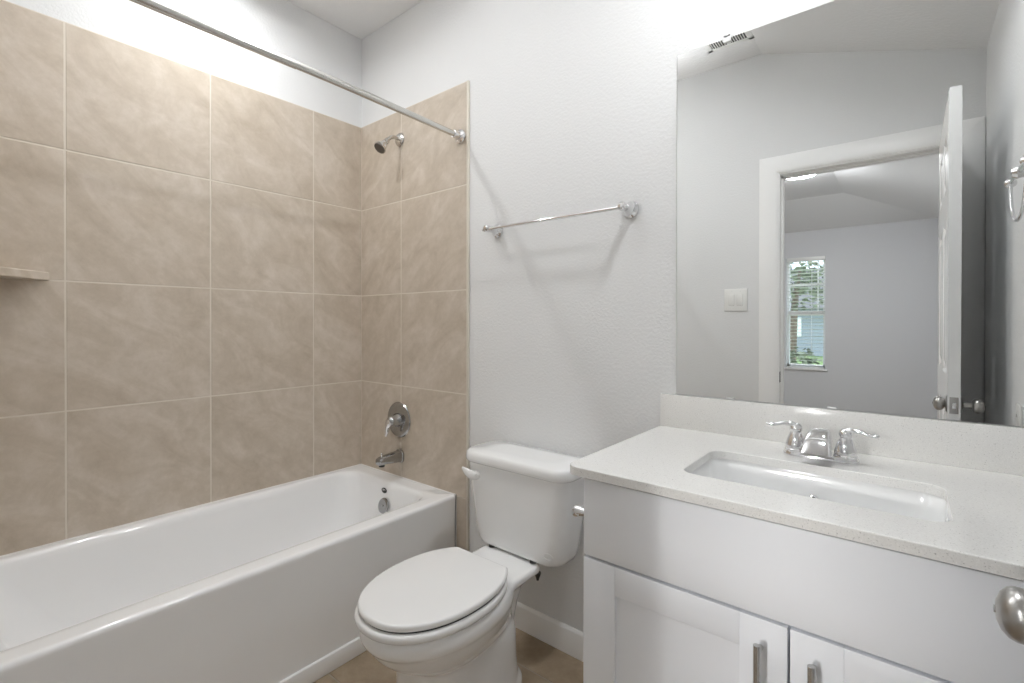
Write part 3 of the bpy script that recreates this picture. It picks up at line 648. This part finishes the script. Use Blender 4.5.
# ------------------------------------------------------------------ vanity cabinet
VX, VR, VF = 1.722, XR-0.002, -0.540
va = thing('vanity_cabinet', ((VX+VR)/2, -0.28, 0), 'white shaker vanity cabinet under the quartz counter', 'vanity')
b = BM()
box(b, VX, VX+0.016, VF, -0.001, 0.0, 0.868, 0.001); box(b, VR-0.016, VR, VF, -0.001, 0, 0.868, 0.001)
box(b, VX+0.016, VR-0.016, VF+0.07, VF+0.085, 0, 0.10); box(b, VX+0.016, VR-0.016, VF+0.02, -0.001, 0.10, 0.115); box(b, VX+0.016, VR-0.016, -0.012, -0.001, 0.115, 0.868)
box(b, VX+0.016, VR-0.016, VF, VF+0.018, 0.10, 0.135); box(b, VX+0.016, VR-0.016, VF, VF+0.018, 0.85, 0.868); box(b, VX+0.016, VR-0.016, VF, VF+0.018, 0.655, 0.70)
box(b, VX+0.016, VX+0.04, VF, VF+0.018, 0.135, 0.85); box(b, VR-0.04, VR-0.016, VF, VF+0.018, 0.135, 0.85)
obj('carcass', b, M_CAB, va)
FT = 0.019
b = BM(); box(b, VX+0.001, VR, VF-FT, VF-0.0005, 0.690, 0.862, 0.0015); obj('drawer_front', b, M_CAB, va)
def shaker(x0, x1, z0, z1, st=0.078, rail=0.062):
    bm = BM(); bv = 0.0012
    box(bm, x0, x0+st, VF-FT, VF-0.0005, z0, z1, bv); box(bm, x1-st, x1, VF-FT, VF-0.0005, z0, z1, bv)
    box(bm, x0+st, x1-st, VF-FT, VF-0.0005, z1-rail, z1, bv); box(bm, x0+st, x1-st, VF-FT, VF-0.0005, z0, z0+rail, bv)
    box(bm, x0+st-.004, x1-st+.004, VF-FT+0.007, VF-0.004, z0+rail-.004, z1-rail+.004)
    return bm
XM = 2.135
for x0, x1, hx in ((VX+0.001, XM-0.002, 2.091), (XM+0.002, VR, 2.173)):
    d = obj('cabinet_door', shaker(x0, x1, 0.105, 0.6835), M_CAB, va)
    b = BM(); yb = VF-FT-0.030
    lathe(b, [(0, 0), (0.0053, 0), (0.006, 0.0008), (0.006, 0.1392), (0.0053, 0.14), (0, 0.14)], (hx, yb, 0.512), (0, 0, 1), 20)
    for z in (0.530, 0.634): lathe(b, [(0, 0), (0.0045, 0), (0.0045, 0.030), (0, 0.030)], (hx, VF-FT+0.0005, z), (0, -1, 0), 14)
    obj('bar_handle', b, M_STEEL, d)

# toilet paper holder on vanity side
ph = thing('paper_holder', (VX, -0.42, 0.755), 'small chrome toilet paper holder on the side of the vanity, behind the tank', 'toilet paper holder')
for y in (-0.485, -0.335):
    b = BM(); lathe(b, [(0, 0), (0.022, 0), (0.024, 0.003), (0.019, 0.008), (0.012, 0.016), (0.0095, 0.03), (0.011, 0.045), (0.0135, 0.055), (0.0125, 0.066), (0.007, 0.071), (0, 0.072)], (VX, y, 0.752), (-1, 0, 0), 24); obj('post', b, M_CHROME, ph)
b = BM(); lathe(b, [(0, -0.012), (0.010, -0.010), (0.012, -0.004), (0.012, 0.006), (0.007, 0.010), (0.0075, 0.14), (0.012, 0.144), (0.012, 0.154), (0.009, 0.162), (0, 0.163)], (VX-0.060, -0.487, 0.750), (0, 1, 0), 22); obj('roller', b, M_CHROME, ph)

# ------------------------------------------------------------------ counter with backsplash
CT = 0.889; CB = 0.869; CFY = -0.574; CXL = 1.682
ct = thing('countertop', (2.12, -0.28, CB), 'white speckled quartz countertop with backsplash on the vanity', 'countertop')
def crect(x0, x1, y0, y1, r, z, k=8, side=6):
    pts = []
    cs = [((x1-.001, y1-.001), 0, .001), ((x0+.001, y1-.001), 90, .001), ((x0+r, y0+r), 180, r), ((x1-.001, y0+.001), 270, .001)]
    for i, ((cx, cy), a0, q) in enumerate(cs):
        arc = [Vector((cx+q*math.cos(math.radians(a0+90*j/k)), cy+q*math.sin(math.radians(a0+90*j/k)), z)) for j in range(k+1)]
        pts += arc
        (nx, ny), na, nq = cs[(i+1) % 4]
        nxt = Vector((nx+nq*math.cos(math.radians(na)), ny+nq*math.sin(math.radians(na)), z))
        for j in range(1, side): pts.append(arc[-1].lerp(nxt, j/side))
    return pts
SX0, SX1, SY0, SY1, SR = 1.905, 2.352, -0.455, -0.213, 0.035
b = BM()
def outer(z, i=0.0): return crect(CXL+i, VR, CFY+i, -0.001, 0.032-i, z)
def hole(z, i=0.0): return rrect(SX0-i, SX1+i, SY0-i, SY1+i, SR+i, z)
R = loft(b, [hole(CB), outer(CB), outer(CB+0.0005), outer(CT-0.002), outer(CT-0.0005, 0.0008), outer(CT, 0.002), hole(CT, 0.0015), hole(CT-0.0015), hole(CB)], False, False)
bmesh.ops.remove_doubles(b, verts=b.verts, dist=1e-5)
obj('slab', b, M_QUARTZ, ct, ang=8)
b = BM(); box(b, CXL, VR, -0.020, -0.001, CT, 0.991, 0.0015); obj('backsplash', b, M_QUARTZ, ct)

sk = thing('sink', (2.128, -0.334, CB), 'white rectangular undermount sink set in the quartz countertop', 'sink')
b = BM()
def sr(i, z, extra=0): return rrect(SX0-0.004+i, SX1+0.004-i, SY0-0.004+i, SY1+0.004-i, SR+0.004, z)
loft(b, [sr(-.012, CB-0.014), sr(-.012, CB-0.001), sr(0, CB-0.001), sr(0.002, CB-0.005), sr(0.004, CB-0.03), sr(0.010, CB-0.08), sr(0.018, CB-0.11), sr(0.032, CB-0.13), sr(0.055, CB-0.138), sr(0.105, CB-0.142)], False, True)
q = [sr(-.012, CB-0.014), sr(-.008, CB-0.03), sr(0.0, CB-0.09), sr(0.012, CB-0.13), sr(0.05, CB-0.152)]
loft(b, q, False, True)
obj('basin', b, M_PORC, sk, ang=50)
b = BM(); lathe(b, [(0, 0), (0.022, 0), (0.024, 0.002), (0.018, 0.004), (0.014, 0.003), (0.013, 0.008), (0, 0.010)], (2.128, -0.334, CB-0.1425), (0, 0, 1), 28); obj('drain', b, M_CHROME, sk)
b = BM(); lathe(b, [(0, 0), (0.008, 0), (0.009, 0.001), (0.008, 0.002), (0.0055, 0.0015), (0.005, 0), (0, 0)], (2.128, SY1-0.009+0.0, CB-0.055), (0, -1, 0), 20); obj('overflow_ring', b, M_CHROME, sk)

# ------------------------------------------------------------------ faucet
FX, FY = 2.130, -0.138; CT_SAVE = CT; CT = CT + 0.0004
fa = thing('faucet', (FX, FY, CT), 'chrome two-handle centerset faucet behind the sink', 'faucet')
b = BM()
def stadium(hl, r, z, n=14):
    pts = []
    for i in range(n+1): a = -PI/2+PI*i/n; pts.append(Vector((FX+hl+r*math.cos(a), FY+r*math.sin(a), z)))
    for i in range(n+1): a = PI/2+PI*i/n; pts.append(Vector((FX-hl+r*math.cos(a), FY+r*math.sin(a), z)))
    return pts
loft(b, [stadium(.051, .027, CT), stadium(.051, .0275, CT+.004), stadium(.051, .026, CT+.011), stadium(.051, .0235, CT+.014)]); obj('base_plate', b, M_CHROME, fa)
for s in (-1, 1):
    hx = FX+s*.051
    b = BM(); lathe(b, [(0, .011), (.0245, .012), (.0245, .016), (.0225, .018), (.0235, .021), (.022, .030), (.0185, .042), (.0145, .052), (.0115, .058), (.0135, .061), (.0145, .066), (.013, .073), (.008, .078), (0, .079)], (hx, FY, CT), (0, 0, 1), 32); h = obj('handle', b, M_CHROME, fa)
    b = BM(); tube(b, [(hx-s*.004, FY, CT+.070), (hx+s*.010, FY-.003, CT+.076), (hx+s*.028, FY-.007, CT+.076), (hx+s*.043, FY-.010, CT+.072), (hx+s*.056, FY-.012, CT+.071), (hx+s*.064, FY-.013, CT+.073)], [.010, .0085, .0062, .0055, .0062, .0035], 14, 6, .75, (0, 0, 1)); obj('lever', b, M_CHROME, h)
b = BM()
def sec(y, z, w, h, ty, n=36, e=3.8):
    """spout section at (y,z) tilted by ty (angle of the path)"""
    out = []
    for i in range(n):
        a = 2*PI*i/n; u = w*math.copysign(abs(math.cos(a))**(2/e), math.cos(a)); v = h*math.copysign(abs(math.sin(a))**(2/e), math.sin(a))
        out.append(Vector((FX+u, FY+y - v*math.sin(ty), CT+z + v*math.cos(ty))))
    return out
R_ = math.radians
loft(b, [sec(.008, .010, .024, .020, R_(90)), sec(.008, .032, .0225, .020, R_(92)), sec(.006, .050, .0215, .019, R_(105)), sec(-.003, .060, .0215, .016, R_(140)), sec(-.018, .061, .022, .012, R_(178)),
         sec(-.038, .055, .0245, .0095, R_(200)), sec(-.056, .043, .0275, .008, R_(215)), sec(-.070, .029, .030, .0065, R_(224)), sec(-.076, .022, .031, .0055, R_(226))])
obj('spout', b, M_CHROME, fa, ang=60)
b = BM(); lathe(b, [(0, 0), (.003, 0), (.003, .02), (.005, .023), (.005, .028), (0, .03)], (FX, FY+.024, CT+.010), (0, 0, 1), 12); obj('lift_rod', b, M_CHROME, fa)

# ------------------------------------------------------------------ mirror
mi = thing('mirror', (2.14, 0, 0.992), 'large frameless wall mirror above the vanity backsplash', 'mirror')
MX0, MX1, MZ0, MZ1 = 1.7285, 2.556, 0.9925, 2.056
b = BM(); box(b, MX0, MX1, -0.0050, -0.0008, MZ0, MZ1)
for f in b.faces: f.material_index = 0 if f.normal.y < -0.5 or f.calc_center_median().y < -0.0049 else 1
obj('glass', b, [M_MIRROR, M_MIREDGE], mi)
for x, z, s in ((1.877, MZ1, 1), (2.40, MZ1, 1), (1.89, MZ0, -1), (2.14, MZ0, -1)):
    b = BM(); box(b, x-0.011, x+0.011, -0.0085, -0.0055, z-0.012 if s > 0 else z, z+0.010 if s > 0 else z+0.005, 0.001)
    if s > 0:
        box(b, x-0.011, x+0.011, -0.0085, -0.0004, z+0.001, z+0.014, 0.002); lathe(b, [(0, 0), (.004, 0), (.004, .002), (0, .003)], (x, -0.0085, z+0.008), (0, -1, 0), 12)
    obj('mirror_clip', b, M_CLEAR, mi)
